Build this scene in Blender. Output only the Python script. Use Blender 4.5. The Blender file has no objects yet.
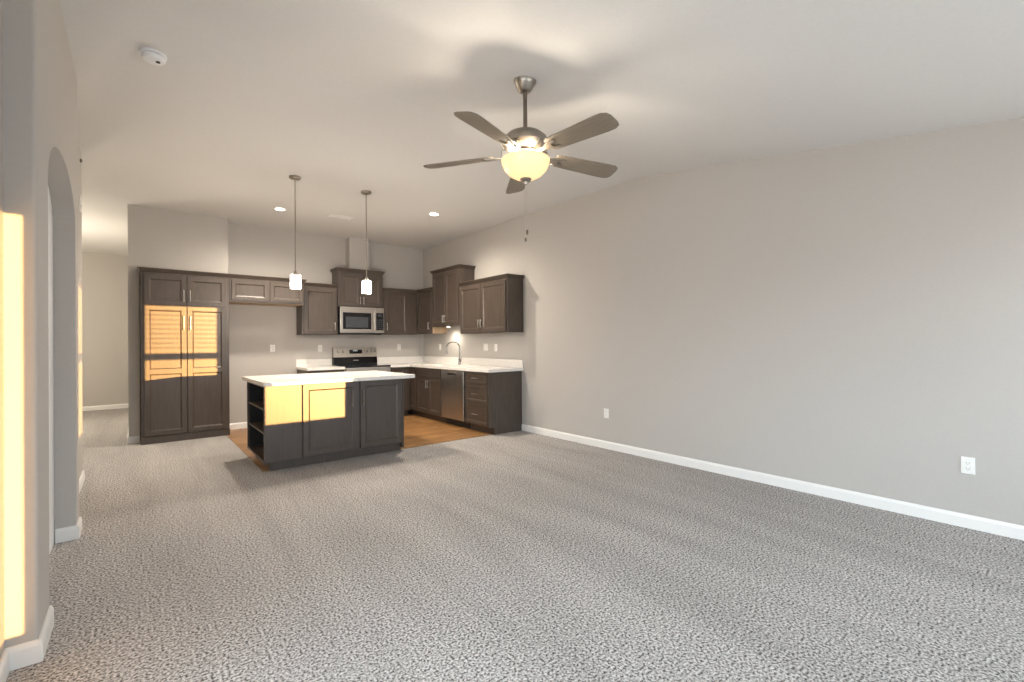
import bpy, bmesh, math, random
from mathutils import Vector, Matrix
random.seed(7)
S = bpy.context.scene
C = S.collection
# ------------------------------------------------------------------ camera
yaw, pit, rol = [math.radians(a) for a in (39.19, 0.221, -0.438)]
r0 = Vector((math.cos(yaw), -math.sin(yaw), 0))
fw = Vector((math.sin(yaw)*math.cos(pit), math.cos(yaw)*math.cos(pit), math.sin(pit)))
u0 = r0.cross(fw)
rv = r0*math.cos(rol) + u0*math.sin(rol)
uv = -r0*math.sin(rol) + u0*math.cos(rol)
cam = bpy.data.cameras.new('camera'); co = bpy.data.objects.new('camera', cam); C.objects.link(co)
M = Matrix((rv, uv, -fw)).transposed().to_4x4(); M.translation = Vector((0, 0, 1.284))
co.matrix_world = M
cam.sensor_width = 36; cam.lens = 460.5/1024*36; cam.clip_start = .02
S.camera = co
# ------------------------------------------------------------------ view, world, sun
S.view_settings.view_transform = 'Standard'; S.view_settings.look = 'None'
S.view_settings.exposure = 0.0; S.view_settings.gamma = 1; S.view_settings.use_curve_mapping = False
S.cycles.use_denoising = True
S.cycles.max_bounces = 16; S.cycles.diffuse_bounces = 10; S.cycles.sample_clamp_indirect = 6
W = bpy.data.worlds.new('sky'); S.world = W; W.use_nodes = True
bg = W.node_tree.nodes['Background']; bg.inputs[1].default_value = 12.5
_N, _L = W.node_tree.nodes, W.node_tree.links              # evening sky: dim ground and tree line, brighter blue overhead
_tc = _N.new('ShaderNodeTexCoord'); _sx = _N.new('ShaderNodeSeparateXYZ'); _mr = _N.new('ShaderNodeMapRange'); _cr = _N.new('ShaderNodeValToRGB')
_L.new(_tc.outputs['Generated'], _sx.inputs[0]); _mr.inputs[1].default_value = -1; _L.new(_sx.outputs['Z'], _mr.inputs[0]); _L.new(_mr.outputs[0], _cr.inputs[0])
_e = _cr.color_ramp.elements; _e.new(.5); _e.new(.53); _e.new(.60)
for _k, (_p, _c) in enumerate([(0, (.62, .64, .65)), (.49, (.50, .515, .53)), (.535, (.66, .74, .82)), (.60, (.72, .88, 1.0)), (1, (.80, .92, 1.0))]):
    _e[_k].position = _p; _e[_k].color = (*_c, 1)
_L.new(_cr.outputs[0], bg.inputs[0])
sd = bpy.data.lights.new('sun', 'SUN'); sd.energy = 17; sd.color = (1, .55, .18); sd.angle = math.radians(.22)
so = bpy.data.objects.new('sun', sd); C.objects.link(so)
so.rotation_euler = Vector((-.36, 1, -.035)).to_track_quat('-Z', 'Y').to_euler()
def lamp(name, kind, loc, e, col, size=.05, rot=None, sy=None, spot=None):
    l = bpy.data.lights.new(name, kind); l.energy = e; l.color = col
    if kind == 'AREA':
        l.size = size
        if sy: l.shape = 'RECTANGLE'; l.size_y = sy
    else: l.shadow_soft_size = size
    if spot: l.spot_size = math.radians(spot); l.spot_blend = 1
    o = bpy.data.objects.new(name, l); C.objects.link(o); o.location = loc
    if rot: o.rotation_euler = rot
    return o
YR = -1.1
WINS = [(3.22, 4.055, .70, 2.145), (1.72, 2.55, .70, 2.10)]
DOOR = (.62, 1.05, .26, 1.95)
for i, (a, b, c, d) in enumerate(WINS + [DOOR]):      # daylight portals in the rear openings
    p = lamp('daylight_portal', 'AREA', ((a+b)/2, YR-.02, (c+d)/2), 1, (1, 1, 1), b-a, (math.pi/2, 0, 0), d-c)
    p.data.cycles.is_portal = True
SIDE = (-.2, 1.9, .08, 2.06)                               # unseen opening added in the left wall, lets sky light onto the right wall
p = lamp('daylight_portal', 'AREA', (-.58, (SIDE[0]+SIDE[1])/2, (SIDE[2]+SIDE[3])/2), 1, (1, 1, 1), SIDE[3]-SIDE[2], (0, -math.pi/2, 0), SIDE[1]-SIDE[0])
p.data.cycles.is_portal = True
NEUT = (1, .88, .73)
# ------------------------------------------------------------------ materials
def mat(name, col, rough=.5, metal=0, spec=.5, emis=None, es=0):
    m = bpy.data.materials.new(name); m.use_nodes = True
    b = m.node_tree.nodes['Principled BSDF']
    b.inputs['Base Color'].default_value = (*col, 1); b.inputs['Roughness'].default_value = rough
    b.inputs['Metallic'].default_value = metal; b.inputs['Specular IOR Level'].default_value = spec
    if emis: b.inputs['Emission Color'].default_value = (*emis, 1); b.inputs['Emission Strength'].default_value = es
    return m
def nt(m): return m.node_tree, m.node_tree.nodes['Principled BSDF']
def noise_chain(m, scale, stretch=(1, 1, 1), detail=3, obj=True):
    t, b = nt(m); N = t.nodes; L = t.links
    tc = N.new('ShaderNodeTexCoord'); mp = N.new('ShaderNodeMapping'); mp.inputs['Scale'].default_value = stretch
    n = N.new('ShaderNodeTexNoise'); n.inputs['Scale'].default_value = scale; n.inputs['Detail'].default_value = detail
    L.new(tc.outputs['Object' if obj else 'Generated'], mp.inputs[0]); L.new(mp.outputs[0], n.inputs['Vector'])
    return n, mp
def ramp(m, src, stops, to='Base Color'):
    t, b = nt(m); r = t.nodes.new('ShaderNodeValToRGB'); e = r.color_ramp.elements
    while len(e) < len(stops): e.new(.5)
    for k, (p, c) in enumerate(stops): e[k].position = p; e[k].color = (*c, 1)
    t.links.new(src, r.inputs[0])
    if to: t.links.new(r.outputs[0], b.inputs[to])
    return r
def bump(m, src, strength, dist=.01):
    t, b = nt(m); k = t.nodes.new('ShaderNodeBump'); k.inputs['Strength'].default_value = strength; k.inputs['Distance'].default_value = dist
    t.links.new(src, k.inputs['Height']); t.links.new(k.outputs[0], b.inputs['Normal'])
def vary(name, col, amt, scale, rough=.5, metal=0, stretch=(1, 1, 1), bs=0, spec=.5, bd=.002):
    m = mat(name, col, rough, metal, spec); n, mp = noise_chain(m, scale, stretch)
    lo = tuple(c*(1-amt) for c in col); hi = tuple(min(1, c*(1+amt)) for c in col)
    ramp(m, n.outputs[0], [(.3, lo), (.7, hi)])
    if bs: bump(m, n.outputs[0], bs, bd)
    return m
M_wall = vary('greige_wall_paint', (.475, .452, .425), .015, 60, .75, bs=.08, spec=.25)
M_ceil = vary('ceiling_paint', (.66, .652, .64), .015, 45, .85, bs=.25, spec=.2)
M_trim = vary('white_trim_paint', (.80, .79, .77), .01, 20, .4)
M_door = vary('white_door_paint', (.80, .81, .83), .01, 20, .4)
M_wood = vary('stained_maple', (.061, .045, .035), .16, 6, .40, stretch=(7, 7, .8), bs=.03, spec=.62)
M_woodh = vary('stained_maple_rail', (.061, .045, .035), .16, 6, .40, stretch=(.8, 7, 7), bs=.03, spec=.62)
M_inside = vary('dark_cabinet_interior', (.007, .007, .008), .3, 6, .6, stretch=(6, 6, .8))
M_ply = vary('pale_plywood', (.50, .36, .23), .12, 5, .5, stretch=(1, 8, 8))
M_quartz = mat('white_quartz', (.78, .76, .73), .18)
n, mp = noise_chain(M_quartz, 120); ramp(M_quartz, n.outputs[0], [(.35, (.66, .63, .60)), (.5, (.80, .78, .75)), (1, (.84, .83, .80))])
M_steel = vary('brushed_stainless', (.55, .52, .48), .10, 8, .30, 1, stretch=(60, 60, .6))
M_steelh = vary('brushed_stainless_horizontal', (.56, .52, .47), .10, 8, .30, 1, stretch=(.6, 60, 60))
M_nickel = vary('brushed_nickel', (.60, .57, .53), .06, 60, .32, 1)
M_fanmetal = vary('brushed_fan_nickel', (.36, .33, .29), .08, 70, .36, 1)
M_faucet = vary('dark_chrome', (.34, .33, .32), .06, 60, .18, 1)
M_rod = vary('dark_nickel_rod', (.22, .19, .16), .08, 70, .4, 1)
M_black = vary('black_glass', (.008, .008, .010), .2, 10, .08)
M_blackp = vary('black_plastic', (.015, .015, .016), .2, 20, .45)
M_screen = vary('oven_window_glass', (.05, .055, .065), .1, 10, .12)
M_plate = vary('white_switch_plastic', (.80, .79, .76), .01, 30, .35)
M_slot = vary('dark_slot', (.05, .05, .05), .1, 30, .6)
M_detect = vary('white_detector_plastic', (.80, .81, .83), .01, 30, .45)
M_blade = vary('fan_blade_veneer', (.20, .165, .125), .12, 5, .42, stretch=(1.5, 14, 14))
M_blind = vary('white_blind_slat', (.75, .73, .68), .01, 30, .5)
def glow(name, col, s, base=(.9, .85, .75)):
    m = mat(name, base, .35, emis=col, es=s); n, mp = noise_chain(m, 9, detail=4)
    t, b = nt(m); mr = t.nodes.new('ShaderNodeMapRange'); mr.inputs[3].default_value = s*.8; mr.inputs[4].default_value = s*1.2
    t.links.new(n.outputs[0], mr.inputs[0]); t.links.new(mr.outputs[0], b.inputs['Emission Strength']); return m
M_bowl = glow('alabaster_glass', (1, .60, .25), 1.2, (.5, .42, .3))
M_pend = glow('frosted_pendant_glass', (1, .90, .78), 90)
M_lens = glow('downlight_lens', (1, .92, .80), 30)
M_puck = glow('puck_lens', (1, .90, .72), 25)
M_clear = mat('clear_pendant_glass', (.9, .9, .9), .05, emis=(1, .95, .88), es=.6)
t, b = nt(M_clear); tr = t.nodes.new('ShaderNodeBsdfTransparent'); ms = t.nodes.new('ShaderNodeMixShader'); fr_ = t.nodes.new('ShaderNodeLayerWeight'); fr_.inputs[0].default_value = .45
t.links.new(fr_.outputs['Facing'], ms.inputs[0]); t.links.new(tr.outputs[0], ms.inputs[1]); t.links.new(b.outputs[0], ms.inputs[2]); t.links.new(ms.outputs[0], t.nodes['Material Output'].inputs[0])
# carpet: speckled cut-and-loop pile with vacuum tracks
M_carpet = mat('speckled_grey_carpet', (.4, .37, .35), .95, spec=.1)
t, b = nt(M_carpet); N = t.nodes; L = t.links
n1, mp1 = noise_chain(M_carpet, 92, detail=4); n1.inputs['Roughness'].default_value = .6
v = N.new('ShaderNodeTexVoronoi'); v.inputs['Scale'].default_value = 120; L.new(mp1.outputs[0], v.inputs['Vector'])
r1 = ramp(M_carpet, n1.outputs[0], [(.38, (.06, .056, .054)), (.455, (.29, .275, .265)), (.53, (.44, .42, .405)), (.62, (.66, .63, .61))], None)
n2, mp2 = noise_chain(M_carpet, 1.6, (2.2, .35, 1), detail=3); mp2.inputs['Rotation'].default_value = (0, 0, math.radians(-14)); n2.inputs['Distortion'].default_value = .6
mr = N.new('ShaderNodeMapRange'); mr.inputs[1].default_value = .3; mr.inputs[2].default_value = .7; mr.inputs[3].default_value = .88; mr.inputs[4].default_value = 1.07; L.new(n2.outputs[0], mr.inputs[0])
mx = N.new('ShaderNodeMix'); mx.data_type = 'RGBA'; mx.blend_type = 'MULTIPLY'; mx.inputs[0].default_value = 1
L.new(r1.outputs[0], mx.inputs[6]); L.new(mr.outputs[0], mx.inputs[7]); L.new(mx.outputs[2], b.inputs['Base Color'])
ad = N.new('ShaderNodeMath'); ad.operation = 'SUBTRACT'; L.new(n1.outputs[0], ad.inputs[0]); L.new(v.outputs['Distance'], ad.inputs[1])
bump(M_carpet, ad.outputs[0], .25, .008)
# vinyl planks
M_vinyl = mat('oak_vinyl_plank', (.4, .22, .1), .35)
t, b = nt(M_vinyl); N = t.nodes; L = t.links
tc = N.new('ShaderNodeTexCoord')
br = N.new('ShaderNodeTexBrick'); br.inputs['Scale'].default_value = 1; br.inputs['Brick Width'].default_value = 1.2; br.inputs['Row Height'].default_value = .15
br.inputs['Mortar Size'].default_value = .002; br.inputs['Color1'].default_value = (.40, .215, .085, 1); br.inputs['Color2'].default_value = (.24, .115, .042, 1); br.inputs['Mortar'].default_value = (.08, .04, .02, 1)
L.new(tc.outputs['Object'], br.inputs['Vector'])
nv, mpv = noise_chain(M_vinyl, 3, (1.2, 14, 1), 5)
mr = N.new('ShaderNodeMapRange'); mr.inputs[1].default_value = .3; mr.inputs[2].default_value = .7; mr.inputs[3].default_value = .42; mr.inputs[4].default_value = 1.45; L.new(nv.outputs[0], mr.inputs[0])
mx = N.new('ShaderNodeMix'); mx.data_type = 'RGBA'; mx.blend_type = 'MULTIPLY'; mx.inputs[0].default_value = 1
L.new(br.outputs['Color'], mx.inputs[6]); L.new(mr.outputs[0], mx.inputs[7]); L.new(mx.outputs[2], b.inputs['Base Color'])
# ------------------------------------------------------------------ mesh helpers
def box(bm, x0, x1, y0, y1, z0, z1, bev=0, seg=1):
    vs = [bm.verts.new((x, y, z)) for x in (x0, x1) for y in (y0, y1) for z in (z0, z1)]
    fs = [bm.faces.new([vs[i] for i in q]) for q in ((0, 1, 3, 2), (4, 6, 7, 5), (0, 4, 5, 1), (2, 3, 7, 6), (0, 2, 6, 4), (1, 5, 7, 3))]
    if bev:
        es = list({e for f in fs for e in f.edges})
        bmesh.ops.bevel(bm, geom=es, offset=bev, segments=seg, affect='EDGES', profile=.5)
    return vs
def cyl(bm, p, q, r, r2=None, n=16, cap=True):
    p, q = Vector(p), Vector(q); d = (q-p); r2 = r if r2 is None else r2
    M = Matrix.Translation((p+q)/2) @ d.to_track_quat('Z', 'Y').to_matrix().to_4x4()
    bmesh.ops.create_cone(bm, cap_ends=cap, segments=n, radius1=r, radius2=r2, depth=d.length, matrix=M)
def lathe(bm, prof, c=(0, 0, 0), n=40):
    rings = []
    for r, z in prof:
        if r < 1e-5: rings.append([bm.verts.new((c[0], c[1], c[2]+z))])
        else: rings.append([bm.verts.new((c[0]+r*math.cos(2*math.pi*k/n), c[1]+r*math.sin(2*math.pi*k/n), c[2]+z)) for k in range(n)])
    for a, b in zip(rings, rings[1:]):
        for k in range(n):
            k2 = (k+1) % n
            if len(a) == 1 and len(b) == 1: continue
            if len(a) == 1: bm.faces.new((a[0], b[k2], b[k]))
            elif len(b) == 1: bm.faces.new((a[k], a[k2], b[0]))
            else: bm.faces.new((a[k], a[k2], b[k2], b[k]))
def tube(bm, pts, r, n=10):
    pts = [Vector(p) for p in pts]; rings = []
    for i, p in enumerate(pts):
        d = (pts[min(i+1, len(pts)-1)] - pts[max(i-1, 0)]).normalized()
        a = Vector((0, 1, 0)) if abs(d.y) < .9 else Vector((1, 0, 0))
        x = d.cross(a).normalized(); y = d.cross(x)
        rr = r[i] if isinstance(r, (list, tuple)) else r
        rings.append([bm.verts.new(p + rr*(math.cos(2*math.pi*k/n)*x + math.sin(2*math.pi*k/n)*y)) for k in range(n)])
    for a, b in zip(rings, rings[1:]):
        for k in range(n): bm.faces.new((a[k], a[(k+1) % n], b[(k+1) % n], b[k]))
    bm.faces.new(rings[0][::-1]); bm.faces.new(rings[-1])
def prism(bm, pts, axis, a, b):
    """extrude a 2-D outline (the two other axes in order) along axis from a to b"""
    def P(u, w, s): q = [u, w]; q.insert(axis, s); return q
    A = [bm.verts.new(P(u, w, a)) for u, w in pts]; B = [bm.verts.new(P(u, w, b)) for u, w in pts]
    bm.faces.new(A); bm.faces.new(B[::-1])
    for i in range(len(pts)):
        j = (i+1) % len(pts); bm.faces.new((A[i], B[i], B[j], A[j]))
def slab(bm, xs, ys, solid, z0, z1):
    vt = {}
    def V(i, j, z):
        k = (i, j, z)
        if k not in vt: vt[k] = bm.verts.new((xs[i], ys[j], z))
        return vt[k]
    for i in range(len(xs)-1):
        for j in range(len(ys)-1):
            if not solid(i, j): continue
            bm.faces.new((V(i, j, z1), V(i+1, j, z1), V(i+1, j+1, z1), V(i, j+1, z1)))
            bm.faces.new((V(i, j, z0), V(i, j+1, z0), V(i+1, j+1, z0), V(i+1, j, z0)))
            for di, dj, e in ((-1, 0, ((i, j+1), (i, j))), (1, 0, ((i+1, j), (i+1, j+1))), (0, -1, ((i, j), (i+1, j))), (0, 1, ((i+1, j+1), (i, j+1)))):
                I, J = i+di, j+dj
                if 0 <= I < len(xs)-1 and 0 <= J < len(ys)-1 and solid(I, J): continue
                (p, q), (s, t2) = e
                bm.faces.new((V(p, q, z0), V(s, t2, z0), V(s, t2, z1), V(p, q, z1)))
def obj(name, bm, m, parent=None, smooth=None, label=None):
    bmesh.ops.recalc_face_normals(bm, faces=bm.faces)
    me = bpy.data.meshes.new(name); bm.to_mesh(me); bm.free(); me.materials.append(m)
    o = bpy.data.objects.new(name, me); C.objects.link(o)
    if parent: o.parent = parent
    if smooth:
        me.polygons.foreach_set('use_smooth', [True]*len(me.polygons))
        me.set_sharp_from_angle(angle=math.radians(smooth))
    if label: o['label'] = label
    return o
def struct(name, bm, m, parent=None, smooth=None):
    o = obj(name, bm, m, parent, smooth)
    if not parent: o['kind'] = 'structure'
    return o
def thing(name, label, cat, loc=(0, 0, 0), rot=0, group=None):
    o = bpy.data.objects.new(name, None); C.objects.link(o); o.location = loc; o.rotation_euler = (0, 0, rot)
    o.empty_display_size = .1
    o['label'] = label; o['category'] = cat
    if group: o['group'] = group
    return o
def tag(o, label, cat, group=None):
    o['label'] = label; o['category'] = cat
    if group: o['group'] = group
    return o
B = bmesh.new
def bx(name, m, parent, *a, label=None, **k):
    bm = B(); box(bm, *a, **k); return obj(name, bm, m, parent, label=label)
# ------------------------------------------------------------------ room shell
XR, YB, ZC = 4.387, 8.135, 3.139
RIDGE, SL = 3.15, .15
zr = lambda y: ZC if y > RIDGE else ZC - SL*(RIDGE-y)
# right wall: follows the vault towards the window end
bm = B(); prism(bm, [(YR-.15, 0), (YB+.12, 0), (YB+.12, ZC), (RIDGE, ZC), (YR-.15, zr(YR-.15))], 0, XR, XR+.12); struct('wall_right', bm, M_wall)
bm = B(); box(bm, 1.08, XR, YB, YB+.12, 0, ZC); box(bm, -.085, 1.08, YB, YB+.12, 0, ZC); struct('wall_back', bm, M_wall)
# the short wall around the pantry: post on the left, drywall above the tall cabinet
bm = B(); box(bm, -.085, .032, 7.85, YB, 0, ZC); struct('wall_pantry_side', bm, M_wall)
bm = B(); box(bm, .032, 1.045, 7.85, YB, 2.31, ZC); struct('wall_pantry', bm, M_wall)
bm = B(); box(bm, 2.862, 3.212, 7.945, YB, 2.565, ZC); struct('wall_vent_chase', bm, M_wall)
bm = B(); box(bm, -.085, .03, YB+.12, 12.4, 0, ZC); struct('wall_hall_right', bm, M_wall)
bm = B(); box(bm, -3.2, .03, 12.4, 12.52, 0, ZC); struct('wall_hall_end', bm, M_wall)
bm = B(); box(bm, -3.32, -3.2, 4.3, 12.52, 0, ZC); struct('wall_hall_left', bm, M_wall)
# left wall with its arched recess
bm = B()
ya, yb_, zs, rise = 3.0, 4.225, 2.04, .30
arc = [(ya + (yb_-ya)*.5*(1-math.cos(math.pi*k/32)), zs + rise*math.sin(math.pi*k/32)**.85) for k in range(33)]
out = [(2.69, 0), (ya, 0)] + arc + [(yb_, 0), (4.42, 0), (4.42, ZC), (RIDGE, ZC), (2.69, zr(2.69))]
prism(bm, out, 0, -.42, -.315)
ed = [e for e in bm.edges if all(abs(v.co.x+.315) < 1e-5 and abs(v.co.y-2.69) < 1e-5 for v in e.verts) or all(abs(v.co.x+.315) < 1e-5 and abs(v.co.y-4.42) < 1e-5 for v in e.verts)]
bmesh.ops.bevel(bm, geom=ed, offset=.015, segments=4, affect='EDGES', profile=.5)
struct('wall_left', bm, M_wall)
for nm, x0, x1, yend in (('wall_left_core', -.56, -.50, 4.42), ('wall_left_near', -.50, -.408, 2.69)):
    bm = B(); a, b_, c, d = SIDE
    prism(bm, [(YR-.15, 0), (a, 0), (a, zr(a)), (YR-.15, zr(YR-.15))], 0, x0, x1)
    box(bm, x0, x1, a, b_, 0, c); prism(bm, [(a, d), (b_, d), (b_, zr(b_)), (a, zr(a))], 0, x0, x1)
    prism(bm, [(b_, 0), (yend, 0), (yend, zr(yend))] + ([(RIDGE, ZC)] if yend > RIDGE else []) + [(b_, zr(b_))], 0, x0, x1)
    struct(nm, bm, M_wall)
bm = B(); box(bm, -3.2, -.56, 4.3, 4.42, 0, ZC); struct('wall_hall_near', bm, M_wall)
bm = B(); box(bm, -.53, -.405, 5.50, 6.05, 0, ZC, bev=.012, seg=3); struct('wall_hall_pier', bm, M_wall)
# rear wall with the window and patio-door openings
bm = B()
xs = [-.56, DOOR[0], DOOR[1], WINS[1][0], WINS[1][1], WINS[0][0], WINS[0][1], XR+.12]
ztop = zr(YR)+.02
for i in range(len(xs)-1):
    op = {1: DOOR, 3: WINS[1], 5: WINS[0]}.get(i)
    if op: box(bm, xs[i], xs[i+1], YR-.12, YR, 0, op[2]); box(bm, xs[i], xs[i+1], YR-.12, YR, op[3], ztop)
    else: box(bm, xs[i], xs[i+1], YR-.12, YR, 0, ztop)
struct('wall_rear', bm, M_wall)
for k, (a, b_, c, d) in enumerate(WINS):
    bm = B(); w = .035
    box(bm, a-.06, b_+.06, YR, YR+.018, c-.09, c); box(bm, a-.06, b_+.06, YR, YR+.018, d, d+.07)
    box(bm, a-.06, a, YR, YR+.018, c, d); box(bm, b_, b_+.06, YR, YR+.018, c, d)
    mid = (c+d)/2+.02
    box(bm, a, b_, YR-.09, YR-.05, mid-.045, mid+.045)
    struct('window_%d' % (k+1), bm, M_trim)
    bm = B(); z = d-.03
    while z > mid+.06:
        prism(bm, [(YR-.045, z+.004), (YR-.005, z-.004), (YR-.005, z-.0015), (YR-.045, z+.0065)], 0, a+.01, b_-.01); z -= .062
    box(bm, a+.005, b_-.005, YR-.05, YR, d-.03, d)
    tag(obj('window_blind', bm, M_blind), 'white half raised blind in the rear window %s' % ('near the right wall' if k == 0 else 'beside the patio door'), 'blind', 'blinds in the rear windows')
# floors and ceiling
bm = B(); YW, XW = 5.195, .985
box(bm, -3.2, 3.885, YR-.12, YW, -.05, 0); box(bm, -3.2, XW, YW, 12.4, -.05, 0); box(bm, 3.885, XR, YR-.12, 5.2, -.05, 0)
struct('floor', bm, M_carpet)
bm = B(); box(bm, XW, XR, YW+.006, YB, -.05, -.002); struct('floor_kitchen', bm, M_vinyl)
bm = B(); box(bm, XW, 3.885, YW-.002, YW+.012, -.02, .002); box(bm, XW-.004, XW+.01, YW+.01, 7.6, -.02, .002)
struct('trim_1', bm, vary('wood_transition_strip', (.22, .14, .08), .2, 20, .4))
bm = B(); prism(bm, [(YR-.15, zr(YR-.15)), (RIDGE-.25, zr(RIDGE-.25)), (RIDGE-.08, zr(RIDGE-.08)-.006), (RIDGE+.08, ZC-.002), (RIDGE+.2, ZC), (12.52, ZC), (12.52, ZC+.1), (YR-.15, ZC+.1)], 0, -3.32, XR+.12)
struct('ceiling', bm, M_ceil)
# baseboards
def base(name, runs):
    bm = B()
    for (x0, y0, x1, y1) in runs:        # wall line, room on the left of the direction of travel
        p, q = Vector((x0, y0, 0)), Vector((x1, y1, 0)); d = (q-p).normalized(); nn = Vector((-d.y, d.x, 0))
        prof = [(0, 0), (.015, 0), (.015, .07), (.011, .082), (.006, .09), (0, .09)]
        A = [bm.verts.new(p + nn*u + Vector((0, 0, h))) for u, h in prof]; Bv = [bm.verts.new(q + nn*u + Vector((0, 0, h))) for u, h in prof]
        bm.faces.new(A); bm.faces.new(Bv[::-1])
        for i in range(len(prof)):
            j = (i+1) % len(prof); bm.faces.new((A[i], Bv[i], Bv[j], A[j]))
    return struct(name, bm, M_trim)
base('baseboard_right', [(XR, YR+.02, XR, 5.155)])
base('baseboard_back', [(2.035, YB, 1.025, YB)])
base('baseboard_pantry', [(.03, 7.85, -.085, 7.85), (-.085, 7.85, -.085, 12.38)][:1] + [(-.085, 7.85-.015, -.085, 12.38)])
base('baseboard_hall', [(-.1, 12.4, -3.18, 12.4)])
base('baseboard_left', [(-.408, 2.675, -.408, SIDE[1]), (-.408, SIDE[0], -.408, YR+.02), (-.315, 2.69, -.408, 2.69), (-.315, 3.0, -.315, 2.675), (-.315, yb_, -.415, yb_), (-.315, 4.42, -.315, yb_-.015)])
base('baseboard_pier', [(-.405, 6.05, -.405, 5.485), (-.405, 5.5, -.53, 5.5)])
# white door at the back of the arched recess
bm = B(); box(bm, -.50, -.4202, 3.0, 4.3, 0, 2.36); dn = struct('door_1', bm, M_door)
bm = B(); lathe(bm, [(0, 0), (.025, 0), (.025, .006), (.009, .012), (.009, .035), (.026, .045), (.026, .065), (0, .07)]); k = obj('door_handle', bm, M_nickel, dn, 40); k.location = (-.4202, 3.12, .95); k.rotation_euler = (0, math.pi/2, 0)
# ------------------------------------------------------------------ cabinets
def panel_door(bm, x0, x1, z0, z1, splits=(), fr=.058, th=.02, rec=.009, y=0.0):
    """frame-and-panel front facing -Y: bars plus recessed panels with sloped sticking; back at y, front at y-th"""
    zsx = [z0] + [s for s in splits] + [z1]
    f = y-th; e = .002
    cells = []
    for i in range(len(zsx)-1):
        lo = zsx[i] + (fr if i == 0 else fr*.55); hi = zsx[i+1] - (fr if i == len(zsx)-2 else fr*.55)
        cells.append((x0+fr, x1-fr, lo, hi))
    # stiles and rails
    box(bm, x0, x0+fr, f, y, z0, z1, bev=e); box(bm, x1-fr, x1, f, y, z0, z1, bev=e)
    prev = z0
    for (a, b_, lo, hi) in cells: box(bm, x0+fr-.001, x1-fr+.001, f, y, prev, lo, bev=.0012); prev = hi
    box(bm, x0+fr-.001, x1-fr+.001, f, y, prev, z1, bev=.0012)
    for (a, b_, lo, hi) in cells:
        s = .014
        o = [bm.verts.new(p) for p in ((a, f+.001, lo), (b_, f+.001, lo), (b_, f+.001, hi), (a, f+.001, hi))]
        i_ = [bm.verts.new(p) for p in ((a+s, f+rec, lo+s), (b_-s, f+rec, lo+s), (b_-s, f+rec, hi-s), (a+s, f+rec, hi-s))]
        bm.faces.new(i_)
        for k in range(4): bm.faces.new((o[k], o[(k+1) % 4], i_[(k+1) % 4], i_[k]))
def bar_handle(parent, x, z, L, vertical=True, y=-.02, m=None):
    bm = B(); r = .0055; off = .032
    if vertical:
        cyl(bm, (x, y-off, z-L/2), (x, y-off, z+L/2), r, n=10)
        for s in (-.36, .36): cyl(bm, (x, y+.001, z+s*L), (x, y-off, z+s*L), .0045, n=8)
    else:
        cyl(bm, (x-L/2, y-off, z), (x+L/2, y-off, z), r, n=10)
        for s in (-.36, .36): cyl(bm, (x+s*L, y+.001, z), (x+s*L, y-off, z), .0045, n=8)
    return obj('handle', bm, m or M_nickel, parent, 40)
def door(parent, x0, x1, z0, z1, handle=None, splits=(), L=.13, name='door', fr=.058, hm=None):
    bm = B(); panel_door(bm, x0, x1, z0, z1, splits, fr=fr); d = obj(name, bm, M_wood, parent)
    if handle:
        for (hx, hz) in [handle]: bar_handle(d, hx, hz, L, m=hm)
    return d
def drawer(parent, x0, x1, z0, z1, handle=True, fr=.04):
    bm = B(); panel_door(bm, x0, x1, z0, z1, fr=fr if z1-z0 > .17 else .035); d = obj('drawer', bm, M_woodh, parent)
    if handle: bar_handle(d, (x0+x1)/2, (z0+z1)/2, .13, False)
    return d
def crown(parent, x0, x1, d, z, left=True, right=True, h=.062, o=.036, back=0):
    """crown trim: small foot, sloped face, top fillet; returns on the exposed sides"""
    bm = B(); prev = None; y1 = d-.001-back
    prof = [(.004, 0), (.004, .012), (.012, .018), (o-.006, h-.014), (o, h-.010), (o, h)]
    for u, zz in prof:
        a = x0 - (u if left else 0); b_ = x1 + (u if right else 0)
        ring = [bm.verts.new(p) for p in ((a, -u, z+zz), (b_, -u, z+zz), (b_, y1, z+zz), (a, y1, z+zz))]
        if prev:
            for k in range(4): bm.faces.new((prev[k], prev[(k+1) % 4], ring[(k+1) % 4], ring[k]))
        else: bm.faces.new(ring)
        prev = ring
    bm.faces.new(prev)
    return obj('crown_molding', bm, M_woodh, parent)
R = -math.pi/2
# pantry
t = thing('pantry_cabinet', 'tall dark brown pantry cabinet at the left end of the kitchen, catching sunlight', 'cabinet', (.04, 7.64, 0))
bm = B(); box(bm, 0, .985, 0, .488, .10, 2.235, bev=.002); box(bm, .002, .983, .004, .485, 0, .101); obj('carcass', bm, M_wood, t)
bx('toe_board', M_wood, t, -.003, .988, -.008, .004, 0, .095, bev=.002)
for i, (a, b_) in enumerate(((.035, .488), (.496, .95))):
    hx = b_-.032 if i == 0 else a+.032
    door(t, a, b_, 1.825, 2.215, (hx, 1.95), L=.16)
    door(t, a, b_, .105, 1.805, (hx, 1.585), splits=(.94,), L=.19)
crown(t, 0, .985, .488, 2.235, right=False, back=.282)
# cabinet over the refrigerator space
t = thing('bridge_cabinet', 'shallow dark cabinet bridging the empty refrigerator space beside the pantry', 'cabinet', (1.027, 7.64, 1.905))
bx('carcass', M_wood, t, 0, 1.005, 0, .49, 0, .33, bev=.002)
door(t, .03, .50, .025, .31, fr=.05); door(t, .525, .985, .025, .31, fr=.05)
crown(t, 0, 1.005, .49, .33, left=False)
bm = B(); box(bm, 0, 1.0, .02, .485, -.004, 0); obj('underside', bm, M_ply, t, label='pale plywood underside')
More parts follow.
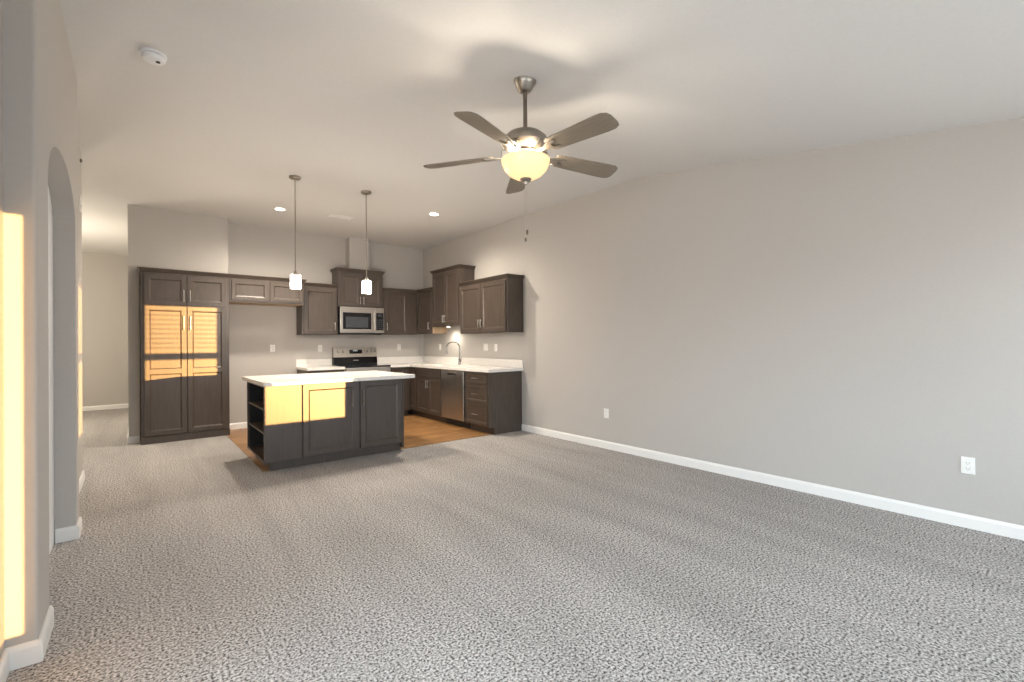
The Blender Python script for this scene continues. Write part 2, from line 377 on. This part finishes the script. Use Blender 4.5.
# back-wall uppers
def upper(name, label, loc, w, d, h, doors, rot=0, cl=True, cr=True):
    t = thing(name, label, 'cabinet', loc, rot)
    bx('carcass', M_wood, t, 0, w, 0, d, 0, h, bev=.002)
    for (a, b_, hd) in doors: door(t, a, b_, .015, h-.015, hd)
    crown(t, 0, w, d, h, cl, cr); return t
upper('wall_cabinet', 'single door dark wall cabinet left of the microwave, above the short counter', (2.047, 7.82, 1.44), .563, .312, .775, [(.03, .535, (.507, .14))], cl=False, cr=False)
upper('wall_cabinet', 'taller two door dark wall cabinet directly above the microwave', (2.622, 7.82, 1.92), .785, .312, .585, [(.03, .388, (.362, .11)), (.396, .755, (.422, .11))])
upper('wall_cabinet', 'single door dark wall cabinet between the microwave and the corner', (3.412, 7.82, 1.45), .672, .312, .77, [(.03, .47, (.058, .14))], cl=False, cr=False)
# right-wall uppers (local x runs towards the camera)
sc_ = upper('wall_cabinet', 'narrow dark wall cabinet in the kitchen corner on the right wall', (4.09, 7.795, 1.46), .54, .295, .76, [(.04, .50, (.47, .14))], R, cl=False, cr=False)
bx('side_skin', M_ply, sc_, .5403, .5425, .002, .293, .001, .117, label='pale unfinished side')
upper('wall_cabinet', 'tallest raised dark wall cabinet above the kitchen sink', (4.09, 7.245, 1.58), .89, .295, .925, [(.03, .441, (.415, .12)), (.449, .86, (.475, .12))], R)
upper('wall_cabinet', 'two door dark wall cabinet at the open right end of the kitchen', (4.09, 6.345, 1.437), 1.235, .295, .765, [(.03, .596, (.568, .14)), (.604, 1.205, (.632, .14))], R, cl=False)
# base cabinets
def base_cab(name, label, loc, w, d, rot=0, h=.873, toe=.075, sink=False):
    t = thing(name, label, 'cabinet', loc, rot)
    bm = B()
    if sink: box(bm, 0, w, 0, d, .10, .66, bev=.002); box(bm, 0, w, 0, .05, .66, h); box(bm, 0, .018, .05, d, .66, h); box(bm, w-.018, w, .05, d, .66, h)
    else: box(bm, 0, w, 0, d, .10, h, bev=.002)
    obj('carcass', bm, M_wood, t)
    bx('toe_kick', M_wood, t, 0, w, toe, d, 0, .10)
    return t
t = base_cab('base_cabinet', 'dark base cabinet left of the range, mostly hidden by the island', (2.055, 7.52, 0), .555, .612)
drawer(t, .02, .535, .70, .86); door(t, .02, .535, .115, .685, (.50, .60))
t = base_cab('base_cabinet', 'narrow dark base cabinet just right of the range', (3.40, 7.52, 0), .372, .612)
drawer(t, .02, .30, .70, .86); door(t, .02, .30, .115, .685, (.05, .60))
t = base_cab('base_cabinet', 'dark corner base cabinet between the sink doors and the range side', (3.80, 8.13, 0), .825, .584, R)
door(t, .52, .805, .115, .86)
t = base_cab('sink_cabinet', 'dark sink base cabinet with a blank front above two doors', (3.80, 7.30, 0), .86, .584, R, sink=True)
bx('false_front', M_woodh, t, .02, .84, -.02, 0, .715, .86, bev=.002)
door(t, .02, .426, .115, .70, (.40, .60)); door(t, .434, .84, .115, .70, (.46, .60))
t = base_cab('drawer_cabinet', 'dark three drawer base cabinet at the end of the right counter', (3.80, 5.765, 0), .585, .584, R)
for a, b_ in ((.70, .86), (.425, .685), (.115, .41)): drawer(t, .02, .57, a, b_)
bm = B(); prism(bm, [(-.02, .10), (-.02, .873), (.584, .873), (.584, 0), (.075, 0), (.075, .10)], 0, .586, .607); obj('end_panel', bm, M_wood, t)
# countertops
CT0, CT1 = .874, .914
t = thing('countertop', 'long white quartz countertop in an L shape along the right wall', 'countertop', (0, 0, 0))
bm = B(); xs = [3.398, 3.755, 3.86, 4.26, XR-.002]; ys = [5.125, 6.50, 7.22, 7.475, YB-.002]
slab(bm, xs, ys, lambda i, j: (j == 3 or i >= 1) and not (i == 2 and j == 1), CT0, CT1); obj('slab', bm, M_quartz, t)
bm = B(); box(bm, 3.398, XR-.017, YB-.017, YB-.002, CT1, 1.035, bev=.002); box(bm, XR-.017, XR-.002, 5.127, YB-.002, CT1, 1.035, bev=.002); obj('backsplash', bm, M_quartz, t)
t = thing('countertop', 'short white quartz countertop left of the range', 'countertop', (0, 0, 0))
bx('slab', M_quartz, t, 2.035, 2.612, 7.475, YB-.002, CT0, CT1, bev=.002); bx('backsplash', M_quartz, t, 2.035, 2.612, YB-.017, YB-.002, CT1, 1.035, bev=.002)
# sink and faucet
t = thing('sink', 'stainless undermount sink set into the right counter under the tall cabinet', 'sink', (4.06, 6.86, CT0))
bm = B(); slab(bm, [-.2, -.19, .19, .2], [-.36, -.35, .35, .36], lambda i, j: not (i == 1 and j == 1), -.18, .0); box(bm, -.2, .2, -.36, .36, -.19, -.18); obj('basin', bm, M_steel, t)
bm = B(); lathe(bm, [(0, .004), (.03, .004), (.042, 0), (.042, -.004), (0, -.004)], (0, 0, -.176)); obj('drain', bm, M_nickel, t, 40)
t = thing('faucet', 'chrome gooseneck kitchen faucet standing behind the sink', 'faucet', (4.31, 6.72, CT1+.0005))
bm = B(); lathe(bm, [(0, 0), (.028, 0), (.028, .006), (.022, .012), (.02, .10), (.014, .108), (0, .108)]); obj('body', bm, M_faucet, t, 40)
bm = B(); pts = [(0, 0, .1), (0, 0, .29)] + [(-.10+.10*math.cos(a), .0, .29+.10*math.sin(a)) for a in [math.pi*k/14 for k in range(1, 14)]] + [(-.20, 0, .29), (-.20, 0, .25)]
pts = [(x*.86, -x*.5*-1, z) if False else (x*.75, -x*.9, z) for x, y, z in pts]
tube(bm, pts, .0115, 12); obj('spout', bm, M_faucet, t, 50)
bm = B(); q = pts[-1]; cyl(bm, (q[0], q[1], q[2]+.01), (q[0], q[1], q[2]-.07), .015, .017); obj('spray_head', bm, M_faucet, t, 40)
bm = B(); cyl(bm, (0, -.015, .06), (0, -.045, .065), .011, .011); cyl(bm, (0, -.042, .062), (.005, -.06, .14), .0065, .0055); obj('lever', bm, M_faucet, t, 40)
# dishwasher
t = thing('dishwasher', 'stainless steel dishwasher between the sink cabinet and the drawers', 'dishwasher', (3.80, 6.432, 0), R)
bx('tub', M_blackp, t, .006, .652, .012, .57, .1, .868)
bx('front_panel', M_steel, t, .008, .65, -.03, .012, .115, .862, bev=.006, seg=2)
bx('toe_kick', M_blackp, t, .006, .652, .07, .09, 0, .1)
bm = B(); box(bm, .20, .45, -.0335, -.0295, .792, .838, bev=.004); obj('pocket_handle', bm, M_blackp, t, label='dark recessed pocket handle')
bm = B(); prism(bm, [(-.045, .83), (-.03, .84), (-.03, .828), (-.04, .822)], 0, .205, .445); obj('handle_lip', bm, M_nickel, t)
# range
t = thing('range', 'stainless and black electric range against the back wall behind the island', 'range', (2.618, 7.49, 0))
bx('body', M_steel, t, 0, .772, .02, .62, .05, .895, bev=.003)
bx('cooktop', M_black, t, -.002, .774, -.012, .545, .896, .918, bev=.004, seg=2)
od = bx('oven_door', M_steelh, t, .006, .766, -.03, .02, .24, .893, bev=.006, seg=2)
bx('oven_window', M_black, od, .10, .67, -.033, -.029, .36, .72, bev=.002)
bm = B(); cyl(bm, (.06, -.075, .82), (.71, -.075, .82), .012)
for x in (.09, .68): cyl(bm, (x, -.03, .82), (x, -.075, .82), .009)
obj('oven_handle', bm, M_nickel, od, 40)
dd = bx('storage_drawer', M_steelh, t, .006, .766, -.028, .02, .06, .232, bev=.006, seg=2)
bm = B(); prism(bm, [(.545, .918), (.545, .945), (.565, 1.055), (.635, 1.055), (.635, .918)], 0, 0, .772); obj('backguard_base', bm, M_black, t)
bm = B(); prism(bm, [(.548, 1.055), (.556, 1.09), (.575, 1.225), (.635, 1.225), (.635, 1.055)], 0, -.004, .776); obj('control_panel', bm, M_steelh, t)
bm = B(); prism(bm, [(.5585, 1.115), (.5725, 1.205), (.578, 1.205), (.564, 1.115)], 0, .27, .50); dp = obj('display', bm, M_black, t)
bm = B()
for k in range(4):
    for s in ((0, 1), (0, 0)): box(bm, .345+k*.02, .355+k*.02, .5648-.0008, .5665, 1.158+s[1]*.012, 1.160+s[1]*.012)
    box(bm, .345+k*.02, .347+k*.02, .5648-.0008, .5665, 1.158, 1.172)
obj('clock_digits', bm, glow('clock_digits_glow', (.7, .9, 1), 1.2), dp)
for x in (.075, .16, .60, .675, .735):
    bm = B(); lathe(bm, [(0, 0), (.026, 0), (.026, .006), (.02, .012), (.0185, .034), (.015, .038), (0, .038)], n=24); k = obj('knob', bm, M_nickel, t, 40)
    k.location = (x, .5655, 1.158); k.rotation_euler = (math.radians(90-8), 0, 0)
for x, y, r in ((.2, .14, .10), (.57, .14, .085), (.2, .40, .075), (.57, .40, .10)):
    bm = B(); lathe(bm, [(r-.004, 0), (r-.004, .0012), (r, .0012), (r, 0)], (x, y, .9175)); obj('burner_ring', bm, M_screen, t)
bm = B(); box(bm, .335, .43, .5535, .556, .985, 1.003); obj('maker_badge', bm, M_nickel, t)
# microwave
t = thing('microwave', 'stainless over-range microwave hung beneath the raised cabinet', 'microwave', (2.63, 7.76, 1.462))
bx('body', M_blackp, t, .004, .768, .02, .368, 0, .452)
d = bx('door', M_steelh, t, 0, .60, -.012, .02, .012, .45, bev=.004, seg=2)
bx('glass', M_black, d, .045, .535, -.0145, -.011, .075, .355, bev=.002)
bx('window', M_screen, d, .09, .48, -.0165, -.014, .10, .285, bev=.002)
bm = B(); cyl(bm, (.572, -.048, .06), (.572, -.048, .40), .0115); 
for z in (.09, .37): cyl(bm, (.572, -.012, z), (.572, -.048, z), .008)
obj('handle', bm, M_nickel, d, 40)
k = bx('control_panel', M_steelh, t, .604, .772, -.012, .02, .012, .45, bev=.004, seg=2)
kp = bx('keypad', M_black, k, .622, .757, -.0145, -.011, .06, .36, bev=.002)
bm = B()
for i in range(3):
    for j in range(5): box(bm, .638+i*.036, .664+i*.036, -.0152, -.0144, .085+j*.036, .103+j*.036)
obj('buttons', bm, M_screen, kp)
bx('clock_display', M_screen, kp, .65, .73, -.0155, -.0144, .30, .335)
bx('vent_grille', M_blackp, t, .02, .752, .0, .36, -.012, .001); bx('work_light', M_blackp, t, .62, .72, -.005, .12, -.024, -.011)
# ------------------------------------------------------------------ island
t = thing('kitchen_island', 'dark kitchen island with two doors and open end shelves under a white top', 'kitchen island', (.98, 5.12, 0))
bm = B()
box(bm, .345, 1.497, 0, .90, .10, .873, bev=.002)
box(bm, 0, .345, 0, .018, .10, .873); box(bm, 0, .345, .882, .90, .10, .873)
box(bm, 0, .345, .018, .882, .10, .122); box(bm, 0, .345, .018, .882, .855, .873)
obj('carcass', bm, M_wood, t)
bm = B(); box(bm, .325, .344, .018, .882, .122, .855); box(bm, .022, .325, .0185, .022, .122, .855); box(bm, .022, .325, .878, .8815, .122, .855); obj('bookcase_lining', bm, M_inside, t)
for z in (.375, .615): bx('shelf', M_wood, t, .012, .325, .0225, .8775, z, z+.019, bev=.001)
bx('toe_kick', M_wood, t, .07, 1.495, .062, .84, 0, .10)
bx('end_panel', M_wood, t, 0, .352, -.012, -.0005, .10, .873, bev=.002)
door(t, .362, .945, .112, .862, (.875, .685), L=.19, hm=M_rod); door(t, .972, 1.478, .112, .862, (.990+.01, .68), L=.18, hm=M_rod)  # darker handle metal: reflection of the dim room put into the colour
bx('filler_panel', M_wood, t, 1.481, 1.499, -.02, .90, .04, .873, bev=.002)
bm = B(); box(bm, .04, .058, .05, .075, .80, .835, bev=.002); obj('bracket', bm, M_plate, t, label='small white bracket under the top')
t2 = thing('island_countertop', 'white quartz countertop resting on the kitchen island', 'countertop', (0, 0, 0))
bm = B(); vs = box(bm, .955, 2.585, 4.99, 6.20, CT0, CT1)
ed = [e for e in bm.edges if abs(e.verts[0].co.z-e.verts[1].co.z) > .01]; bmesh.ops.bevel(bm, geom=ed, offset=.03, segments=5, affect='EDGES', profile=.5)
ed = [e for e in bm.edges if abs(e.verts[0].co.z-e.verts[1].co.z) < 1e-5 and len(e.link_faces) == 2 and any(abs(f.normal.z) > .9 for f in e.link_faces) and any(abs(f.normal.z) < .5 for f in e.link_faces)]
bm.normal_update(); ed = [e for e in bm.edges if len(e.link_faces) == 2 and abs(e.link_faces[0].normal.z - e.link_faces[1].normal.z) > .7]
bmesh.ops.bevel(bm, geom=ed, offset=.004, segments=2, affect='EDGES', profile=.5)
obj('slab', bm, M_quartz, t2)
# ------------------------------------------------------------------ lamps
# pendants
def pendant(x, y, label):
    t = thing('pendant_light', label, 'pendant light', (x, y, ZC), 0, 'pendants over the island')
    bm = B(); lathe(bm, [(0, 0), (.062, 0), (.062, -.014), (.054, -.022), (.012, -.026), (0, -.026)]); obj('canopy', bm, M_fanmetal, t, 40)
    bm = B(); cyl(bm, (0, 0, -.024), (0, 0, -1.055), .0055, n=10); obj('stem', bm, M_fanmetal, t, 40)
    bm = B(); lathe(bm, [(0, -1.04), (.014, -1.042), (.02, -1.07), (.03, -1.078), (.03, -1.105), (0, -1.105)]); obj('socket', bm, M_fanmetal, t, 40)
    bm = B(); lathe(bm, [(.03, -1.078), (.048, -1.081), (.057, -1.090), (.058, -1.13), (.058, -1.235), (.056, -1.238), (.056, -1.10), (.03, -1.083)]); sh = obj('shade', bm, M_clear, t, 40, label='clear outer glass of the shade')
    bm = B(); lathe(bm, [(0, -1.128), (.040, -1.130), (.047, -1.14), (.048, -1.23), (0, -1.232)]); obj('diffuser', bm, M_pend, sh, 40, label='glowing frosted inner glass')
    lamp('pendant_bulb', 'POINT', (x, y, ZC-1.29), 34, NEUT, .05)
    return t
pendant(1.367, 5.46, 'brushed nickel pendant with glowing glass shade, left over the island')
pendant(2.178, 5.47, 'brushed nickel pendant with glowing glass shade in front of the microwave cabinet')
# recessed downlights
def down(x, y, label, e):
    t = thing('recessed_light', label, 'recessed light', (x, y, ZC), 0, 'recessed ceiling lights')
    bm = B(); lathe(bm, [(.058, .002), (.058, -.006), (.082, -.004), (.085, 0), (.085, .002)]); obj('trim_ring', bm, M_trim, t, 40)
    bm = B(); lathe(bm, [(0, -.003), (.058, -.003), (.058, .002), (0, .002)]); obj('lens', bm, M_lens, t, 40)
    lamp('downlight_beam', 'SPOT', (x, y, ZC-.03), e, NEUT, .06, (0, 0, 0), spot=160)
down(1.528, 6.877, 'glowing recessed ceiling light left of the near pendant', 270)
down(3.312, 5.81, 'glowing recessed ceiling light right of the pendants, toward the right wall', 230)
# under-cabinet puck over the sink
t = thing('under_cabinet_light', 'small round glowing light under the tall cabinet above the sink', 'light', (4.22, 6.93, 1.58))
bm = B(); lathe(bm, [(0, 0), (.035, 0), (.035, -.012), (.028, -.014), (0, -.014)]); obj('housing', bm, M_nickel, t, 40)
bm = B(); lathe(bm, [(0, -.0145), (.026, -.0145), (.026, -.018), (0, -.018)]); obj('lens', bm, M_puck, t, 40)
lamp('puck_beam', 'SPOT', (4.22, 6.93, 1.555), 22, NEUT, .03, (0, 0, 0), spot=165)
# hall ceiling lamp (out of view behind the pier)
lamp('hall_lamp', 'POINT', (-1.7, 9.6, 2.0), 170, (1, .89, .72), .2)
# ceiling fan
FX, FY = 1.99, 2.285; FZ = zr(FY)
t = thing('ceiling_fan', 'five blade brushed nickel ceiling fan with lit alabaster bowl', 'ceiling fan', (FX, FY, FZ))
bm = B(); lathe(bm, [(0, .012), (.074, .012), (.074, -.012), (.066, -.025), (.046, -.062), (.034, -.074), (.016, -.078), (0, -.078)]); ob = obj('canopy', bm, M_fanmetal, t, 40); ob.rotation_euler = (math.atan(SL), 0, 0)
bm = B(); cyl(bm, (0, 0, -.06), (0, 0, -.345), .0135); obj('downrod', bm, M_rod, t, 40)
bm = B(); lathe(bm, [(0, -.325), (.024, -.325), (.028, -.335), (.075, -.343), (.115, -.358), (.145, -.385), (.157, -.42), (.157, -.432), (.150, -.438), (.140, -.448), (.120, -.462), (.10, -.468), (0, -.468)]); obj('motor_housing', bm, M_fanmetal, t, 40)
bm = B(); lathe(bm, [(0, -.466), (.075, -.466), (.085, -.48), (.062, -.492), (.062, -.502), (.075, -.512), (.075, -.522), (0, -.522)]); obj('light_fitter', bm, M_fanmetal, t, 40)
bm = B(); lathe(bm, [(.150, -.520), (.160, -.524), (.157, -.545), (.140, -.585), (.110, -.618), (.07, -.640), (.03, -.650), (0, -.652), (0, -.646), (.03, -.644), (.068, -.634), (.106, -.612), (.135, -.580), (.151, -.545), (.152, -.526)]); obj('bowl_shade', bm, M_bowl, t, 60)
bm = B(); lathe(bm, [(0, -.642), (.034, -.640), (.040, -.650), (.03, -.664), (.016, -.668), (.010, -.684), (0, -.686)]); obj('finial', bm, M_fanmetal, t, 40)
bz = -.485
for k in range(5):
    a = math.radians(-87.5+72*k)
    bm = B()                                     # blade outline along +X, root narrower, rounded tip, pitched
    outl = [(.215, -.052), (.24, -.061), (.61, -.077), (.665, -.075), (.694, -.060), (.703, -.033), (.703, .033), (.694, .060), (.665, .075), (.61, .077), (.24, .061), (.215, .052)]
    prism(bm, [(x, y) for x, y in outl], 2, -.003, .004)
    o = obj('blade', bm, M_blade, t); o.location = (0, 0, bz); o.rotation_euler = (math.radians(-13), math.radians(1.9), a)
    bm = B(); prism(bm, [(.13, -.016), (.17, -.014), (.21, -.030), (.27, -.040), (.285, -.030), (.27, -.018), (.24, -.012), (.24, .012), (.27, .018), (.285, .030), (.27, .040), (.21, .030), (.17, .014), (.13, .016)], 2, -.010, -.003)
    box(bm, .09, .16, -.016, .016, -.01, .045, bev=.004)
    obj('blade_iron', bm, M_fanmetal, o)
bm = B(); cyl(bm, (.006, -.004, -.66), (.006, -.004, -.985), .0016, n=6); cyl(bm, (.004, .010, -.66), (.004, .010, -1.035), .0016, n=6); obj('pull_chain', bm, M_nickel, t)
bm = B(); lathe(bm, [(0, 0), (.006, -.004), (.008, -.02), (.006, -.032), (0, -.036)], (.006, -.004, -.98), 12); obj('chain_fob', bm, M_rod, t, 50)
bm = B(); lathe(bm, [(0, 0), (.005, -.004), (.0075, -.016), (.005, -.028), (0, -.03)], (.004, .010, -1.03), 12); obj('chain_fob', bm, M_rod, t, 50)
for k in range(3):
    a = math.radians(20+120*k); lamp('fan_bulb', 'POINT', (FX+.09*math.cos(a), FY+.09*math.sin(a), FZ-.532), 13, (1, .86, .68), .02)
# ------------------------------------------------------------------ small fixtures
t = thing('smoke_detector', 'round white smoke detector on the ceiling at upper left', 'smoke detector', (.09, 3.70, ZC))
bm = B(); lathe(bm, [(0, 0), (.070, 0), (.070, -.012), (.066, -.016), (0, -.016)]); obj('base_plate', bm, M_detect, t, 40)
bm = B(); lathe(bm, [(0, -.0155), (.060, -.0155), (.060, -.020), (0, -.020)]); obj('vent_gap', bm, M_slot, t, 40)
bm = B(); lathe(bm, [(0, -.0195), (.064, -.0195), (.064, -.030), (.056, -.042), (.03, -.048), (0, -.048)]); obj('cover', bm, M_detect, t, 40)
bm = B(); lathe(bm, [(0, -.046), (.012, -.046), (.012, -.052), (0, -.053)], (.022, -.012, 0), 16); obj('test_button', bm, M_slot, t, 40)
t = thing('air_vent', 'white slotted air vent in the ceiling between the two pendants', 'vent', (2.30, 6.75, ZC))
bm = B(); slab(bm, [-.17, -.145, .145, .17], [-.07, -.05, .05, .07], lambda i, j: not (i == 1 and j == 1), -.008, 0); obj('frame', bm, M_trim, t)
bx('backing', M_slot, t, -.145, .145, -.05, .05, -.002, -.0005)
for k in range(5): bx('louver', M_trim, t, -.145, .145, -.046+k*.02, -.036+k*.02, -.0075, -.0025)
def plate(label, loc, rot, kind, gang=1, group=None):
    """wall plate facing local -Y"""
    nm = 'outlet' if kind == 'o' else 'light_switch'
    t = thing(nm, label, 'outlet' if kind == 'o' else 'switch', loc, rot, group)
    w = .035+.023*(gang-1)
    bx('plate', M_plate, t, -w, w, -.007, 0, -.0575, .0575, bev=.003, seg=2)
    for g in range(gang):
        cx = (g-(gang-1)/2)*.046
        if kind == 'o':
            for s in (-1, 1):
                r = bx('receptacle', M_plate, t, cx-.016, cx+.016, -.010, -.006, s*.0195-.014, s*.0195+.014, bev=.003)
                bm = B()
                for q in (-1, 1): box(bm, cx+q*.0065-.0012, cx+q*.0065+.0012, -.0106, -.0098, s*.0195-.004, s*.0195+.005)
                box(bm, cx-.002, cx+.002, -.0106, -.0098, s*.0195-.0115, s*.0195-.0075)
                obj('slots', bm, M_slot, r)
        else: bx('rocker', M_plate, t, cx-.0165, cx+.0165, -.011, -.006, -.033, .033, bev=.002)
    return t
plate('white outlet low on the right wall nearest the camera', (XR, .475, .425), R, 'o')
plate('white outlet low on the right wall close to the kitchen', (XR, 3.59, .425), R, 'o')
plate('white outlet on the back wall in the empty refrigerator space', (1.686, YB, 1.225), 0, 'o')
plate('white outlet on the back wall left of the range', (2.418, YB, 1.215), 0, 'o')
plate('white outlet on the back wall right of the range near the corner', (3.862, YB, 1.22), 0, 'o')
plate('white outlet on the right wall behind the faucet', (XR, 7.50, 1.215), R, 'o')
plate('double white switch on the right wall above the counter', (XR, 6.05, 1.217), R, 's', 2)
plate('single white outlet on the right wall above the counter end', (XR, 5.78, 1.21), R, 'o')
t = thing('door_chime', 'small white box high on the hall pier past the arch', 'chime', (-.405, 5.80, 2.6), math.pi/2)
bx('cover', M_plate, t, -.05, .05, -.013, 0, -.07, .07, bev=.004, seg=2); bx('grille', M_slot, t, -.03, .03, -.0135, -.0125, -.03, -.02)
t = thing('wall_sensor', 'tiny dark round sensor near the ceiling on the hall pier', 'sensor', (-.405, 5.88, 3.02), math.pi/2)
bm = B(); lathe(bm, [(0, 0), (.018, 0), (.018, .012), (0, .02)], n=16); o = obj('cap', bm, M_rod, t, 40); o.rotation_euler = (math.pi/2, 0, 0)
